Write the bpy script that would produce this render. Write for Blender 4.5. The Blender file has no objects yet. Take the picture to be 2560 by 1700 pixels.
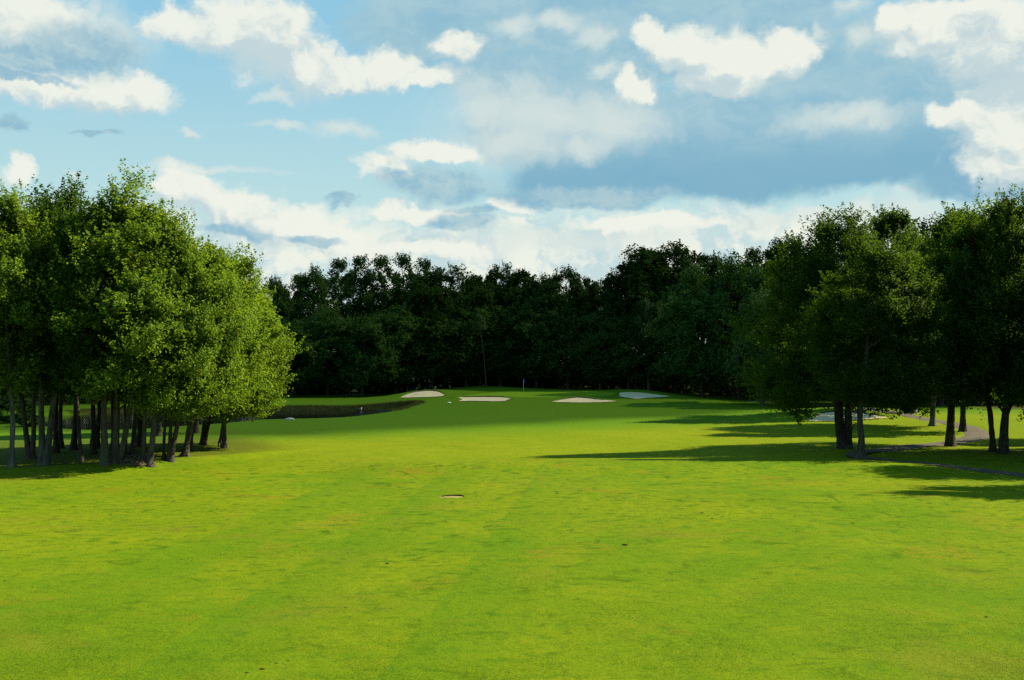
import bpy, math, random
import numpy as np
from mathutils import Vector

SC = bpy.context.scene
COL = SC.collection
R = math.radians
RNG = np.random.default_rng(7)
random.seed(7)

# ------------------------------------------------------------------ camera
F = 2745.0                      # focal length in pixels of the 2560 px wide photograph
CAMZ, PITCH = 7.0, R(1.04)
EXPO = 1.9

cam_d = bpy.data.cameras.new('camera')
cam = bpy.data.objects.new('camera', cam_d)
COL.objects.link(cam)
cam.location = (0, 0, CAMZ)
cam.rotation_euler = (math.pi / 2 + PITCH, 0, 0)
cam_d.sensor_width = 36.0
cam_d.lens = 36.0 * F / 2560.0
cam_d.clip_start, cam_d.clip_end = 0.1, 8000
SC.camera = cam


def ray(px, py):
    u, v = (px - 1280.0) / F, (850.0 - py) / F
    c, s = math.cos(PITCH), math.sin(PITCH)
    return np.array([u, c - s * v, s + c * v])


def at_depth(px, py, d):
    r = ray(px, py)
    return np.array([0, 0, CAMZ]) + r * (d / r[1])


def smooth(t):
    t = np.clip(t, 0, 1)
    return t * t * (3 - 2 * t)


def poly_sd(poly, x, y):
    """signed distance to a polygon, positive inside"""
    p = np.asarray(poly, float)
    x = np.asarray(x, float); y = np.asarray(y, float)
    d = np.full(x.shape, 1e9); ins = np.zeros(x.shape, bool)
    for i in range(len(p)):
        ax, ay = p[i]; bx, by = p[(i + 1) % len(p)]
        ex, ey = bx - ax, by - ay
        t = np.clip(((x - ax) * ex + (y - ay) * ey) / (ex * ex + ey * ey + 1e-12), 0, 1)
        d = np.minimum(d, np.hypot(x - ax - t * ex, y - ay - t * ey))
        cond = ((ay > y) != (by > y))
        xi = ax + (y - ay) * ex / (ey if abs(ey) > 1e-12 else 1e-12)
        ins ^= cond & (x < xi)
    return np.where(ins, d, -d)


def catmull(pts, n=6, closed=True):
    p = np.asarray(pts, float); m = len(p); out = []
    rng = range(m) if closed else range(m - 1)
    for i in rng:
        if closed:
            a, b, c, d = p[(i - 1) % m], p[i], p[(i + 1) % m], p[(i + 2) % m]
        else:
            a, b, c, d = p[max(i - 1, 0)], p[i], p[i + 1], p[min(i + 2, m - 1)]
        for k in range(n):
            t = k / n
            out.append(0.5 * ((2 * b) + (c - a) * t + (2 * a - 5 * b + 4 * c - d) * t * t + (3 * b - a - 3 * c + d) * t ** 3))
    if not closed:
        out.append(p[-1])
    return np.array(out)


# ------------------------------------------------------------------ terrain
POND = catmull([(-52, 120), (-45, 113), (-38, 114), (-33, 120), (-30, 129), (-25, 132), (-21, 136), (-18.5, 142),
                (-16.5, 149), (-15, 157), (-14, 164), (-16, 167), (-24, 166.5), (-36, 165), (-48, 163), (-58, 158), (-61, 142), (-57, 127)], 4)
WATER_Z = -0.55


def gauss(x, y, cx, cy, rx, ry):
    return np.exp(-((x - cx) / rx) ** 2 - ((y - cy) / ry) ** 2)


def H0(x, y):
    x = np.asarray(x, float); y = np.asarray(y, float)
    z = 5.3 * (1 - smooth(y / 17.0))
    far = smooth((y - 22) / 15.0)
    z = z + far * (0.10 * np.sin(x * 0.11 + y * 0.05 + 1.0) * np.sin(y * 0.09 - x * 0.03) + 0.05 * np.sin(x * 0.31 + 2) * np.sin(y * 0.23 + x * 0.07))
    z = z + 0.50 * np.exp(-((y - 70.5 - 0.02 * x) / 4.4) ** 2) * smooth((x + 14) / 10) * (1 - smooth((x - 22) / 10))
    z = z + 0.30 * np.exp(-((y - 55 + 0.04 * x) / 4.0) ** 2) * smooth((x - 4) / 10)
    z = z + 0.35 * gauss(x, y, 25.5, 80, 4.5, 4.0) + 0.25 * gauss(x, y, 36, 80, 5, 3)
    rl = np.interp(x, [-60, -32, -24, -20, -14], [64, 67, 70.5, 78, 90])
    z = z + 0.36 * np.exp(-((y - rl) / 2.6) ** 2) * (1 - smooth((x + 22) / 8)) + 0.12 * gauss(x, y, -27, 74, 4, 3)
    # green complex
    pl = np.interp(y, [148, 158, 166, 172, 174.5, 200, 214, 232, 300], [0, .33, .70, 1.10, 1.14, 1.46, 1.40, 1.0, 1.0])
    win = smooth((x + 27) / 16) * (1 - smooth((x - 19) / 22))
    low = 0.35 * smooth((y - 165) / 20)
    z = z + low + (pl - low) * win
    z = z + 0.75 * gauss(x, y, -15.5, 187, 7.5, 8) + 0.6 * gauss(x, y, -4.5, 208, 9, 8) + 0.55 * gauss(x, y, 22, 190, 8, 9)
    z = z + 1.0 * gauss(x, y, 43, 139, 12, 10)
    sd = poly_sd(POND, x, y)
    z = z - 1.3 * smooth((sd + 0.2) / 1.5)
    return z


def hit(fun, px, py):
    r = ray(px, py)
    t = 20.0 / r[1]
    prev = t
    while t * r[1] < 420:
        p = r * t
        if CAMZ + p[2] < float(fun(p[0], p[1])):
            a, b = prev, t
            for _ in range(30):
                m = (a + b) / 2
                if CAMZ + r[2] * m < float(fun(r[0] * m, r[1] * m)):
                    b = m
                else:
                    a = m
            return np.array([r[0] * b, r[1] * b, CAMZ + r[2] * b])
        prev = t
        t += 0.4 + t * 0.002
    p = r * (230 / r[1])
    return np.array([p[0], p[1], float(fun(p[0], p[1]))])


BUNKERS_PX = [
    ('B1', [(1000, 995), (1012, 988.5), (1030, 982.5), (1055, 979), (1080, 978), (1098, 980.5), (1108, 985), (1112, 990), (1090, 992.5), (1050, 994)]),
    ('B2', [(1144, 993.5), (1165, 994), (1200, 993.5), (1240, 993.5), (1265, 995), (1277, 998), (1268, 1001.5), (1258, 1004), (1220, 1004), (1180, 1003.5), (1148, 1003.5), (1152, 999)]),
    ('B3', [(1381, 1005.5), (1400, 1000.5), (1425, 996.5), (1445, 995), (1475, 997), (1500, 1000), (1544, 1003.5), (1500, 1006.5), (1440, 1007)]),
    ('B4', [(1548, 983), (1560, 981.5), (1600, 982), (1630, 985.5), (1674, 991.5), (1655, 993.5), (1600, 997.5), (1570, 996), (1550, 992)]),
    ('B5', [(2018, 1053), (2033, 1045), (2052, 1035), (2080, 1031), (2115, 1030), (2150, 1033), (2190, 1040), (2220, 1045), (2195, 1047.5), (2150, 1050), (2110, 1053), (2060, 1054)]),
]
BUNKERS = {}
for nm, pts in BUNKERS_PX:
    w = np.array([hit(H0, *p)[:2] for p in pts])
    BUNKERS[nm] = catmull(w, 4)


def bunker_cut(poly, x, y):
    sd = poly_sd(poly, x, y)
    back = smooth((y - poly[:, 1].mean() + 0.5) / 2.5)
    return -0.34 * smooth((sd - 0.1) / 0.6) + 0.24 * back * np.exp(-((sd + 0.55) / 0.5) ** 2)


def H(x, y):
    z = H0(x, y)
    for nm, poly in BUNKERS.items():
        x0, y0 = poly.min(0) - 3; x1, y1 = poly.max(0) + 3
        if np.ndim(x) == 0:
            if not (x0 < x < x1 and y0 < y < y1):
                continue
            z = z + bunker_cut(poly, x, y)
        else:
            m = (x > x0) & (x < x1) & (y > y0) & (y < y1)
            if m.any():
                z[m] += bunker_cut(poly, x[m], y[m])
    return z


def G(px, py):
    return hit(H, px, py)


# ------------------------------------------------------------------ object helpers
def tag(o, label=None, cat=None, group=None, kind=None):
    if label: o['label'] = label
    if cat: o['category'] = cat
    if group: o['group'] = group
    if kind: o['kind'] = kind
    return o


def empty(name, loc):
    o = bpy.data.objects.new(name, None)
    o.empty_display_size = 0.3
    o.location = [float(v) for v in loc]
    COL.objects.link(o)
    return o


def mesh_np(name, verts, faces, mat=None, smooth_shade=False, face_attr=None, point_attr=None):
    """faces: (n,k) array, or list of such arrays"""
    me = bpy.data.meshes.new(name)
    verts = np.asarray(verts, np.float32)
    fl = faces if isinstance(faces, list) else [faces]
    fl = [np.asarray(f, np.int32) for f in fl if len(f)]
    me.vertices.add(len(verts)); me.vertices.foreach_set('co', verts.ravel())
    loops = np.concatenate([f.ravel() for f in fl])
    tot = np.concatenate([np.full(len(f), f.shape[1], np.int32) for f in fl])
    start = np.concatenate([[0], np.cumsum(tot)[:-1]]).astype(np.int32)
    me.loops.add(len(loops)); me.loops.foreach_set('vertex_index', loops)
    me.polygons.add(len(tot)); me.polygons.foreach_set('loop_start', start)
    try:
        me.polygons.foreach_set('loop_total', tot)
    except Exception:
        pass
    if smooth_shade:
        me.polygons.foreach_set('use_smooth', np.ones(len(tot), bool))
    me.update(calc_edges=True)
    for dic, dom in ((face_attr, 'FACE'), (point_attr, 'POINT')):
        for k, v in (dic or {}).items():
            a = me.attributes.new(k, 'FLOAT', dom)
            a.data.foreach_set('value', np.asarray(v, np.float32))
    if mat: me.materials.append(mat)
    return me


def link(name, me, parent=None, loc=None):
    o = bpy.data.objects.new(name, me)
    if parent: o.parent = parent
    if loc is not None: o.location = [float(v) for v in loc]
    COL.objects.link(o)
    return o


def tube(path, rad, n=9, flare=0.0, rng=None):
    """verts, quads of a tapered tube along path"""
    path = np.asarray(path, float); rad = np.asarray(rad, float)
    m = len(path)
    tan = np.gradient(path, axis=0)
    tan /= np.linalg.norm(tan, axis=1)[:, None] + 1e-9
    ref = np.array([0.3, 1, 0.1]) if abs(tan[0][1]) < 0.9 else np.array([1, 0, 0.1])
    V = []
    ang = np.arange(n) * 2 * math.pi / n
    for i in range(m):
        a = np.cross(tan[i], ref); a /= np.linalg.norm(a) + 1e-9
        b = np.cross(tan[i], a)
        rr = np.full(n, rad[i])
        V.append(path[i] + np.outer(np.cos(ang) * rr, a) + np.outer(np.sin(ang) * rr, b))
    V = np.concatenate(V)
    i, j = np.meshgrid(np.arange(m - 1), np.arange(n), indexing='ij')
    i = i.ravel(); j = j.ravel(); k = (j + 1) % n
    Q = np.stack([i * n + j, i * n + k, (i + 1) * n + k, (i + 1) * n + j], 1)
    return V, Q


class Tubes:
    def __init__(self): self.v = []; self.q = []; self.n = 0
    def add(self, path, rad, n=9):
        v, q = tube(path, rad, n)
        self.v.append(v); self.q.append(q + self.n); self.n += len(v)
    def mesh(self, name, mat):
        return mesh_np(name, np.concatenate(self.v), np.concatenate(self.q), mat, True)


# ------------------------------------------------------------------ materials
def new_mat(name):
    m = bpy.data.materials.new(name); m.use_nodes = True
    nt = m.node_tree; nt.nodes.clear()
    out = nt.nodes.new('ShaderNodeOutputMaterial')
    return m, nt, out


class N:
    """small node-tree writer"""
    def __init__(self, nt): self.nt = nt
    def node(self, t, **kw):
        n = self.nt.nodes.new(t)
        for k, v in kw.items(): setattr(n, k, v)
        return n
    def put(self, sock, v):
        if hasattr(v, 'is_output') or isinstance(v, bpy.types.NodeSocket): self.nt.links.new(v, sock)
        else: sock.default_value = v
    def math(self, op, a, b=0.0, c=None, clamp=False):
        n = self.node('ShaderNodeMath', operation=op, use_clamp=clamp)
        self.put(n.inputs[0], a); self.put(n.inputs[1], b)
        if c is not None: self.put(n.inputs[2], c)
        return n.outputs[0]
    def vmath(self, op, a, b=(0, 0, 0)):
        n = self.node('ShaderNodeVectorMath', operation=op)
        self.put(n.inputs[0], a)
        if op == 'SCALE': self.put(n.inputs['Scale'], b)
        else: self.put(n.inputs[1], b)
        return n.outputs['Value'] if op in ('LENGTH', 'DOT_PRODUCT', 'DISTANCE') else n.outputs['Vector']
    def noise(self, vec, scale, detail=4, rough=0.55, dist=0.0):
        n = self.node('ShaderNodeTexNoise')
        if vec is not None: self.put(n.inputs['Vector'], vec)
        n.inputs['Scale'].default_value = scale; n.inputs['Detail'].default_value = detail
        n.inputs['Roughness'].default_value = rough; n.inputs['Distortion'].default_value = dist
        return n
    def ramp(self, v, a, b, lo=0.0, hi=1.0, kind='SMOOTHSTEP'):
        n = self.node('ShaderNodeMapRange', interpolation_type=kind)
        self.put(n.inputs[0], v); self.put(n.inputs[1], a); self.put(n.inputs[2], b)
        self.put(n.inputs[3], lo); self.put(n.inputs[4], hi)
        return n.outputs[0]
    def mix(self, f, a, b, mode='MIX'):
        n = self.node('ShaderNodeMix', data_type='RGBA', blend_type=mode)
        self.put(n.inputs[0], f); self.put(n.inputs[6], a); self.put(n.inputs[7], b)
        return n.outputs[2]
    def attr(self, name):
        return self.node('ShaderNodeAttribute', attribute_name=name).outputs['Fac']


def c4(r, g, b): return (r, g, b, 1.0)


def leaf_material(name, dark, light, trans, tfac=0.42, gloss=0.06):
    m, nt, out = new_mat(name); n = N(nt)
    tint = n.attr('tint')
    oi = n.node('ShaderNodeObjectInfo').outputs['Random']
    geo = n.node('ShaderNodeNewGeometry')
    big = n.noise(geo.outputs['Position'], 0.35, 2).outputs['Fac']
    f = n.math('ADD', n.math('MULTIPLY', tint, 0.75), n.math('MULTIPLY', n.math('SUBTRACT', big, 0.4), 0.5), clamp=True)
    colr = n.mix(f, c4(*dark), c4(*light))
    colr = n.mix(n.math('MULTIPLY', oi, 0.45), colr, n.mix(1.0, colr, c4(0.72, 0.86, 1.0), 'MULTIPLY'))
    dif = n.node('ShaderNodeBsdfPrincipled')
    n.put(dif.inputs['Base Color'], colr)
    dif.inputs['Roughness'].default_value = 0.55
    dif.inputs['Specular IOR Level'].default_value = gloss
    tr = n.node('ShaderNodeBsdfTranslucent')
    n.put(tr.inputs['Color'], n.mix(1.0, n.mix(0.5, colr, c4(*light)), c4(*trans), 'MULTIPLY'))
    ms = n.node('ShaderNodeMixShader'); ms.inputs[0].default_value = tfac
    nt.links.new(dif.outputs[0], ms.inputs[1]); nt.links.new(tr.outputs[0], ms.inputs[2])
    nt.links.new(ms.outputs[0], out.inputs[0])
    return m


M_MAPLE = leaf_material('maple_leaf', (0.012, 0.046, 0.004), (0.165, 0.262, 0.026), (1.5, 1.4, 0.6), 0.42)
M_GROVE_SHADE = leaf_material('grove_leaf_shaded', (0.006, 0.028, 0.003), (0.050, 0.104, 0.009), (1.5, 1.4, 0.6), 0.42)  # darker leaf for the left grove crowns, standing in for their shade
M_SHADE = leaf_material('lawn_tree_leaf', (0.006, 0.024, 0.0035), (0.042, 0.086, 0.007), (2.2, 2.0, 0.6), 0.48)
M_OAK = leaf_material('oak_leaf', (0.011, 0.032, 0.005), (0.027, 0.060, 0.008), (1.2, 1.2, 0.7), 0.25, 0.02)
M_WOOD = leaf_material('woodland_leaf', (0.017, 0.050, 0.010), (0.042, 0.092, 0.017), (1.2, 1.2, 0.7), 0.28, 0.02)
M_MID = leaf_material('mid_green_leaf', (0.022, 0.066, 0.013), (0.052, 0.112, 0.022), (1.2, 1.2, 0.7), 0.30, 0.02)
M_PALE = leaf_material('pale_leaf', (0.034, 0.078, 0.024), (0.064, 0.118, 0.036), (1.2, 1.2, 0.8), 0.30, 0.02)


def bark_material(name, a, b, scale=6.0):
    m, nt, out = new_mat(name); n = N(nt)
    tc = n.node('ShaderNodeNewGeometry').outputs['Position']
    st = n.vmath('MULTIPLY', tc, (1, 1, 0.22))
    n1 = n.noise(st, scale, 6, 0.7).outputs['Fac']
    n2 = n.noise(tc, 1.3, 3).outputs['Fac']
    colr = n.mix(n.ramp(n1, 0.3, 0.7), c4(*a), c4(*b))
    colr = n.mix(n.ramp(n2, 0.52, 0.68, 0, 0.55), colr, c4(0.05, 0.075, 0.03))
    p = n.node('ShaderNodeBsdfPrincipled'); n.put(p.inputs['Base Color'], colr)
    p.inputs['Roughness'].default_value = 0.9; p.inputs['Specular IOR Level'].default_value = 0.15
    bp = n.node('ShaderNodeBump'); bp.inputs['Strength'].default_value = 0.9; bp.inputs['Distance'].default_value = 0.06
    n.put(bp.inputs['Height'], n1); nt.links.new(bp.outputs[0], p.inputs['Normal'])
    nt.links.new(p.outputs[0], out.inputs[0])
    return m


M_BARK = bark_material('grey_brown_bark', (0.016, 0.015, 0.012), (0.072, 0.064, 0.050))
M_BARKD = bark_material('dark_bark', (0.010, 0.009, 0.008), (0.045, 0.038, 0.030))
M_BARKP = bark_material('pale_bark', (0.022, 0.026, 0.022), (0.105, 0.110, 0.094), 5.0)


def grass_material():
    m, nt, out = new_mat('mown_turf'); n = N(nt)
    pos = n.node('ShaderNodeNewGeometry').outputs['Position']
    sep = n.node('ShaderNodeSeparateXYZ'); nt.links.new(pos, sep.inputs[0])
    X, Y = sep.outputs[0], sep.outputs[1]
    flat = n.vmath('MULTIPLY', pos, (1, 1, 0))
    big = n.noise(flat, 0.055, 3, 0.55, 0.4).outputs['Fac']
    mid = n.noise(flat, 0.35, 4, 0.6, 0.3).outputs['Fac']
    small = n.noise(flat, 1.9, 5, 0.65).outputs['Fac']
    fine = n.noise(flat, 9.0, 4, 0.7).outputs['Fac']
    blade = n.noise(flat, 42.0, 2, 0.7).outputs['Fac']
    base = n.mix(n.ramp(big, 0.35, 0.65), c4(0.0667, 0.1237, 0.0032), c4(0.1035, 0.1405, 0.0037))
    base = n.mix(n.ramp(mid, 0.42, 0.65, 0, 0.55), base, c4(0.1229, 0.1522, 0.0048))
    base = n.mix(n.ramp(small, 0.36, 0.52, 0.55, 0.0), base, c4(0.0351, 0.0937, 0.0032))
    # straw and brown tinges
    br = n.noise(flat, 0.20, 4, 0.65, 0.6).outputs['Fac']
    base = n.mix(n.math('MULTIPLY', n.ramp(br, 0.55, 0.70, 0, 0.80), n.ramp(small, 0.35, 0.6)), base, c4(0.1317, 0.1036, 0.0096))
    dk = n.noise(flat, 0.75, 5, 0.7, 0.8).outputs['Fac']
    base = n.mix(n.ramp(dk, 0.56, 0.66, 0, 0.85), base, c4(0.0316, 0.0669, 0.0016))
    pt = n.noise(flat, 0.13, 4, 0.6, 0.5).outputs['Fac']
    base = n.mix(n.math('MULTIPLY', n.ramp(pt, 0.54, 0.68, 0, 0.85), n.ramp(Y, 38, 62, 1, 0.15)), base, n.mix(small, c4(0.0746, 0.0836, 0.0032), c4(0.1448, 0.1380, 0.0176)))
    sk = n.noise(n.vmath('MULTIPLY', pos, (0.55, 1.5, 0)), 1.1, 5, 0.7, 0.5).outputs['Fac']
    base = n.mix(n.ramp(sk, 0.54, 0.68, 0, 0.80), base, c4(0.0298, 0.0753, 0.0032))
    base = n.mix(n.ramp(Y, 70, 84, 0, 0.55), base, n.mix(mid, c4(0.1035, 0.1380, 0.0032), c4(0.1317, 0.1572, 0.0040)))  # far turf yellower: sunlit blade tips at a grazing view, put into the colour
    base = n.mix(n.ramp(n.math('ADD', Y, n.math('MULTIPLY', n.math('SUBTRACT', big, .5), 40)), 26, 54, 0.42, 0.0), base, n.mix(mid, c4(0.0416, 0.1051, 0.0030), c4(0.0868, 0.1261, 0.0040)))  # near turf darker and greener: the view down into the blades, painted in
    # mowing stripes
    wob = n.math('MULTIPLY', n.math('SUBTRACT', mid, 0.5), 0.5)
    s = n.math('ADD', n.math('SUBTRACT', X, n.math('MULTIPLY', Y, 0.1046)), n.math('ADD', 8.39, wob))
    q = n.math('DIVIDE', s, 2.87)
    fr = n.math('FRACT', q); odd = n.math('FLOORED_MODULO', n.math('FLOOR', q), 2.0)
    st = n.math('MULTIPLY', odd, n.math('MULTIPLY', n.ramp(fr, 0.0, 0.06), n.ramp(fr, 0.25, 1.0, 1.0, 0.30)))
    near = n.math('MULTIPLY', n.ramp(Y, 62, 74, 1, 0), n.ramp(n.math('ABSOLUTE', n.math('ADD', X, 5.0)), 4.5, 10, 1, 0.12))
    amt = n.math('MULTIPLY', n.math('MULTIPLY', near, n.ramp(mid, 0.36, 0.66, 0.25, 1.0)), 0.52)
    base = n.mix(n.math('MULTIPLY', amt, st), base, c4(0.0351, 0.1019, 0.0032))
    # rough and wood floor (both also hold painted shade), green
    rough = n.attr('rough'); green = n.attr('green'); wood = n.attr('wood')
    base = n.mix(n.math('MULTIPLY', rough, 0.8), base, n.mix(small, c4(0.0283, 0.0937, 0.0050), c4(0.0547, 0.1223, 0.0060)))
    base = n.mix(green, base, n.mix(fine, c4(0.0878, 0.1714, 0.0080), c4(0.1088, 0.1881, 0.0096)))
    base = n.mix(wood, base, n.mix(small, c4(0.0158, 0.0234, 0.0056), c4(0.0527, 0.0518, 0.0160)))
    # grain
    base = n.mix(n.ramp(fine, 0.34, 0.58, 0.42, 0.0), base, n.mix(1.0, base, c4(0.45, 0.60, 0.5), 'MULTIPLY'))
    base = n.mix(n.ramp(blade, 0.55, 0.75, 0, 0.45), base, n.mix(1.0, base, c4(1.6, 1.45, 2.5), 'MULTIPLY'))
    base = n.mix(n.ramp(blade, 0.45, 0.28, 0, 0.45), base, n.mix(1.0, base, c4(0.4, 0.55, 0.5), 'MULTIPLY'))
    p = n.node('ShaderNodeBsdfPrincipled'); n.put(p.inputs['Base Color'], base)
    p.inputs['Roughness'].default_value = 0.9; p.inputs['Specular IOR Level'].default_value = 0.02
    h = n.math('ADD', n.math('MULTIPLY', small, 0.10), n.math('ADD', n.math('MULTIPLY', fine, 0.05), n.math('MULTIPLY', blade, 0.02)))
    bp = n.node('ShaderNodeBump'); bp.inputs['Strength'].default_value = 0.55; bp.inputs['Distance'].default_value = 1.0
    n.put(bp.inputs['Height'], h); nt.links.new(bp.outputs[0], p.inputs['Normal'])
    nt.links.new(p.outputs[0], out.inputs[0])
    return m


def simple_noise_mat(name, a, b, scale, rough=0.9, bump=0.3, dist=0.05, spec=0.2, detail=5):
    m, nt, out = new_mat(name); n = N(nt)
    pos = n.node('ShaderNodeNewGeometry').outputs['Position']
    f = n.noise(pos, scale, detail, 0.65).outputs['Fac']
    g = n.noise(pos, scale * 0.13, 3, 0.6).outputs['Fac']
    colr = n.mix(n.ramp(f, 0.3, 0.7), c4(*a), c4(*b))
    colr = n.mix(n.ramp(g, 0.5, 0.7, 0, 0.3), colr, c4(*[v * 0.75 for v in a]))
    p = n.node('ShaderNodeBsdfPrincipled'); n.put(p.inputs['Base Color'], colr)
    p.inputs['Roughness'].default_value = rough; p.inputs['Specular IOR Level'].default_value = spec
    bp = n.node('ShaderNodeBump'); bp.inputs['Strength'].default_value = bump; bp.inputs['Distance'].default_value = dist
    n.put(bp.inputs['Height'], f); nt.links.new(bp.outputs[0], p.inputs['Normal'])
    nt.links.new(p.outputs[0], out.inputs[0])
    return m


M_GRASS = grass_material()
M_SAND = simple_noise_mat('bunker_sand', (0.34, 0.29, 0.185), (0.48, 0.41, 0.275), 3.0)
M_SANDG = simple_noise_mat('grey_bunker_sand', (0.38, 0.335, 0.225), (0.50, 0.445, 0.31), 3.0)
M_ASPH = simple_noise_mat('asphalt', (0.030, 0.028, 0.026), (0.066, 0.060, 0.052), 3.0)
M_SOIL = simple_noise_mat('dark_soil', (0.012, 0.012, 0.006), (0.045, 0.042, 0.016), 30.0, spec=0.02)
M_DSAND = simple_noise_mat('divot_sand', (0.11, 0.11, 0.030), (0.20, 0.18, 0.07), 6.0)
M_LIP = simple_noise_mat('bunker_lip_turf', (0.020, 0.022, 0.006), (0.06, 0.055, 0.018), 8.0)
M_ROCK = simple_noise_mat('pale_rock', (0.20, 0.21, 0.20), (0.36, 0.37, 0.34), 8.0)
M_LITTER = simple_noise_mat('wood_chip', (0.05, 0.04, 0.03), (0.16, 0.13, 0.09), 14.0, bump=0.8, dist=0.15)
M_REED = leaf_material('bank_grass_blade', (0.045, 0.056, 0.011), (0.090, 0.100, 0.024), (1.2, 1.1, 0.6), 0.2)
M_TURFB = leaf_material('turf_blade', (0.045, 0.105, 0.004), (0.145, 0.195, 0.014), (1.3, 1.3, 0.6), 0.35)


def plain(name, colr, rough=0.5, metal=0.0):
    m, nt, out = new_mat(name); n = N(nt)
    pos = n.node('ShaderNodeNewGeometry').outputs['Position']
    f = n.noise(pos, 25.0, 3).outputs['Fac']
    p = n.node('ShaderNodeBsdfPrincipled')
    n.put(p.inputs['Base Color'], n.mix(f, c4(*[v * 0.85 for v in colr]), c4(*colr)))
    p.inputs['Roughness'].default_value = rough; p.inputs['Metallic'].default_value = metal
    nt.links.new(p.outputs[0], out.inputs[0])
    return m


M_POLE = plain('pole_white', (0.75, 0.75, 0.72))
M_FLAG = plain('flag_cloth', (0.03, 0.035, 0.22), 0.9)
M_DARKP = plain('dark_plastic', (0.008, 0.009, 0.009), 0.95)
M_WHITEP = plain('white_plastic', (0.8, 0.8, 0.8))


def water_material():
    m, nt, out = new_mat('pond_water'); n = N(nt)
    pos = n.node('ShaderNodeNewGeometry').outputs['Position']
    f = n.noise(n.vmath('MULTIPLY', pos, (1, 1, 0)), 2.2, 4, 0.6).outputs['Fac']
    p = n.node('ShaderNodeBsdfPrincipled')
    p.inputs['Base Color'].default_value = c4(0.004, 0.007, 0.006)
    p.inputs['Roughness'].default_value = 0.06; p.inputs['IOR'].default_value = 1.33; p.inputs['Specular IOR Level'].default_value = 0.16
    sp = n.node('ShaderNodeSeparateXYZ'); nt.links.new(pos, sp.inputs[0])
    ruf = n.ramp(n.math('ADD', sp.outputs[0], n.math('MULTIPLY', n.math('SUBTRACT', f, .5), 5.0)), -25, -18)
    bp = n.node('ShaderNodeBump'); n.put(bp.inputs['Strength'], n.ramp(ruf, 0, 1, 0.015, 0.9, 'LINEAR')); bp.inputs['Distance'].default_value = 0.10
    n.put(p.inputs['Roughness'], n.ramp(ruf, 0, 1, 0.10, 0.20, 'LINEAR'))
    n.put(bp.inputs['Height'], f); nt.links.new(bp.outputs[0], p.inputs['Normal'])
    nt.links.new(p.outputs[0], out.inputs[0])
    return m


M_WATER = water_material()


def cloud_material():
    m, nt, out = new_mat('cloud_white'); n = N(nt)
    p = n.node('ShaderNodeBsdfDiffuse'); p.inputs['Color'].default_value = c4(0.85, 0.86, 0.88)
    pos = n.node('ShaderNodeNewGeometry').outputs['Position']
    bp = n.node('ShaderNodeBump'); bp.inputs['Strength'].default_value = 0.6; bp.inputs['Distance'].default_value = 8.0
    n.put(bp.inputs['Height'], n.noise(pos, 0.03, 5).outputs['Fac']); nt.links.new(bp.outputs[0], p.inputs['Normal'])
    tr = n.node('ShaderNodeBsdfTransparent'); ms = n.node('ShaderNodeMixShader'); ms.inputs[0].default_value = 0.53
    nt.links.new(p.outputs[0], ms.inputs[1]); nt.links.new(tr.outputs[0], ms.inputs[2])
    nt.links.new(ms.outputs[0], out.inputs[0])
    return m


# ------------------------------------------------------------------ ground
PATH_PX = [(2900, 1222), (2700, 1202), (2560, 1187), (2400, 1168), (2240, 1151), (2165, 1144), (2138, 1135), (2165, 1127), (2250, 1118),
           (2350, 1110), (2440, 1092), (2425, 1072), (2370, 1057), (2300, 1045), (2235, 1030), (2175, 1021), (2060, 1012), (1950, 1005.5), (1870, 1002)]
PATH = catmull([hit(H0, *p)[:2] for p in PATH_PX], 6, closed=False)


def line_dist(poly, x, y):
    d = np.full(np.shape(x), 1e9)
    for i in range(len(poly) - 1):
        ax, ay = poly[i]; bx, by = poly[i + 1]
        ex, ey = bx - ax, by - ay
        t = np.clip(((x - ax) * ex + (y - ay) * ey) / (ex * ex + ey * ey + 1e-12), 0, 1)
        d = np.minimum(d, np.hypot(x - ax - t * ex, y - ay - t * ey))
    return d


GREEN = catmull([hit(H0, *p)[:2] for p in [(1160, 990.5), (1200, 984.5), (1260, 980), (1330, 977.5), (1420, 977), (1500, 979), (1540, 983.5), (1520, 989), (1450, 992.5), (1357, 993), (1290, 992), (1220, 990.5)]], 4)


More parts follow.
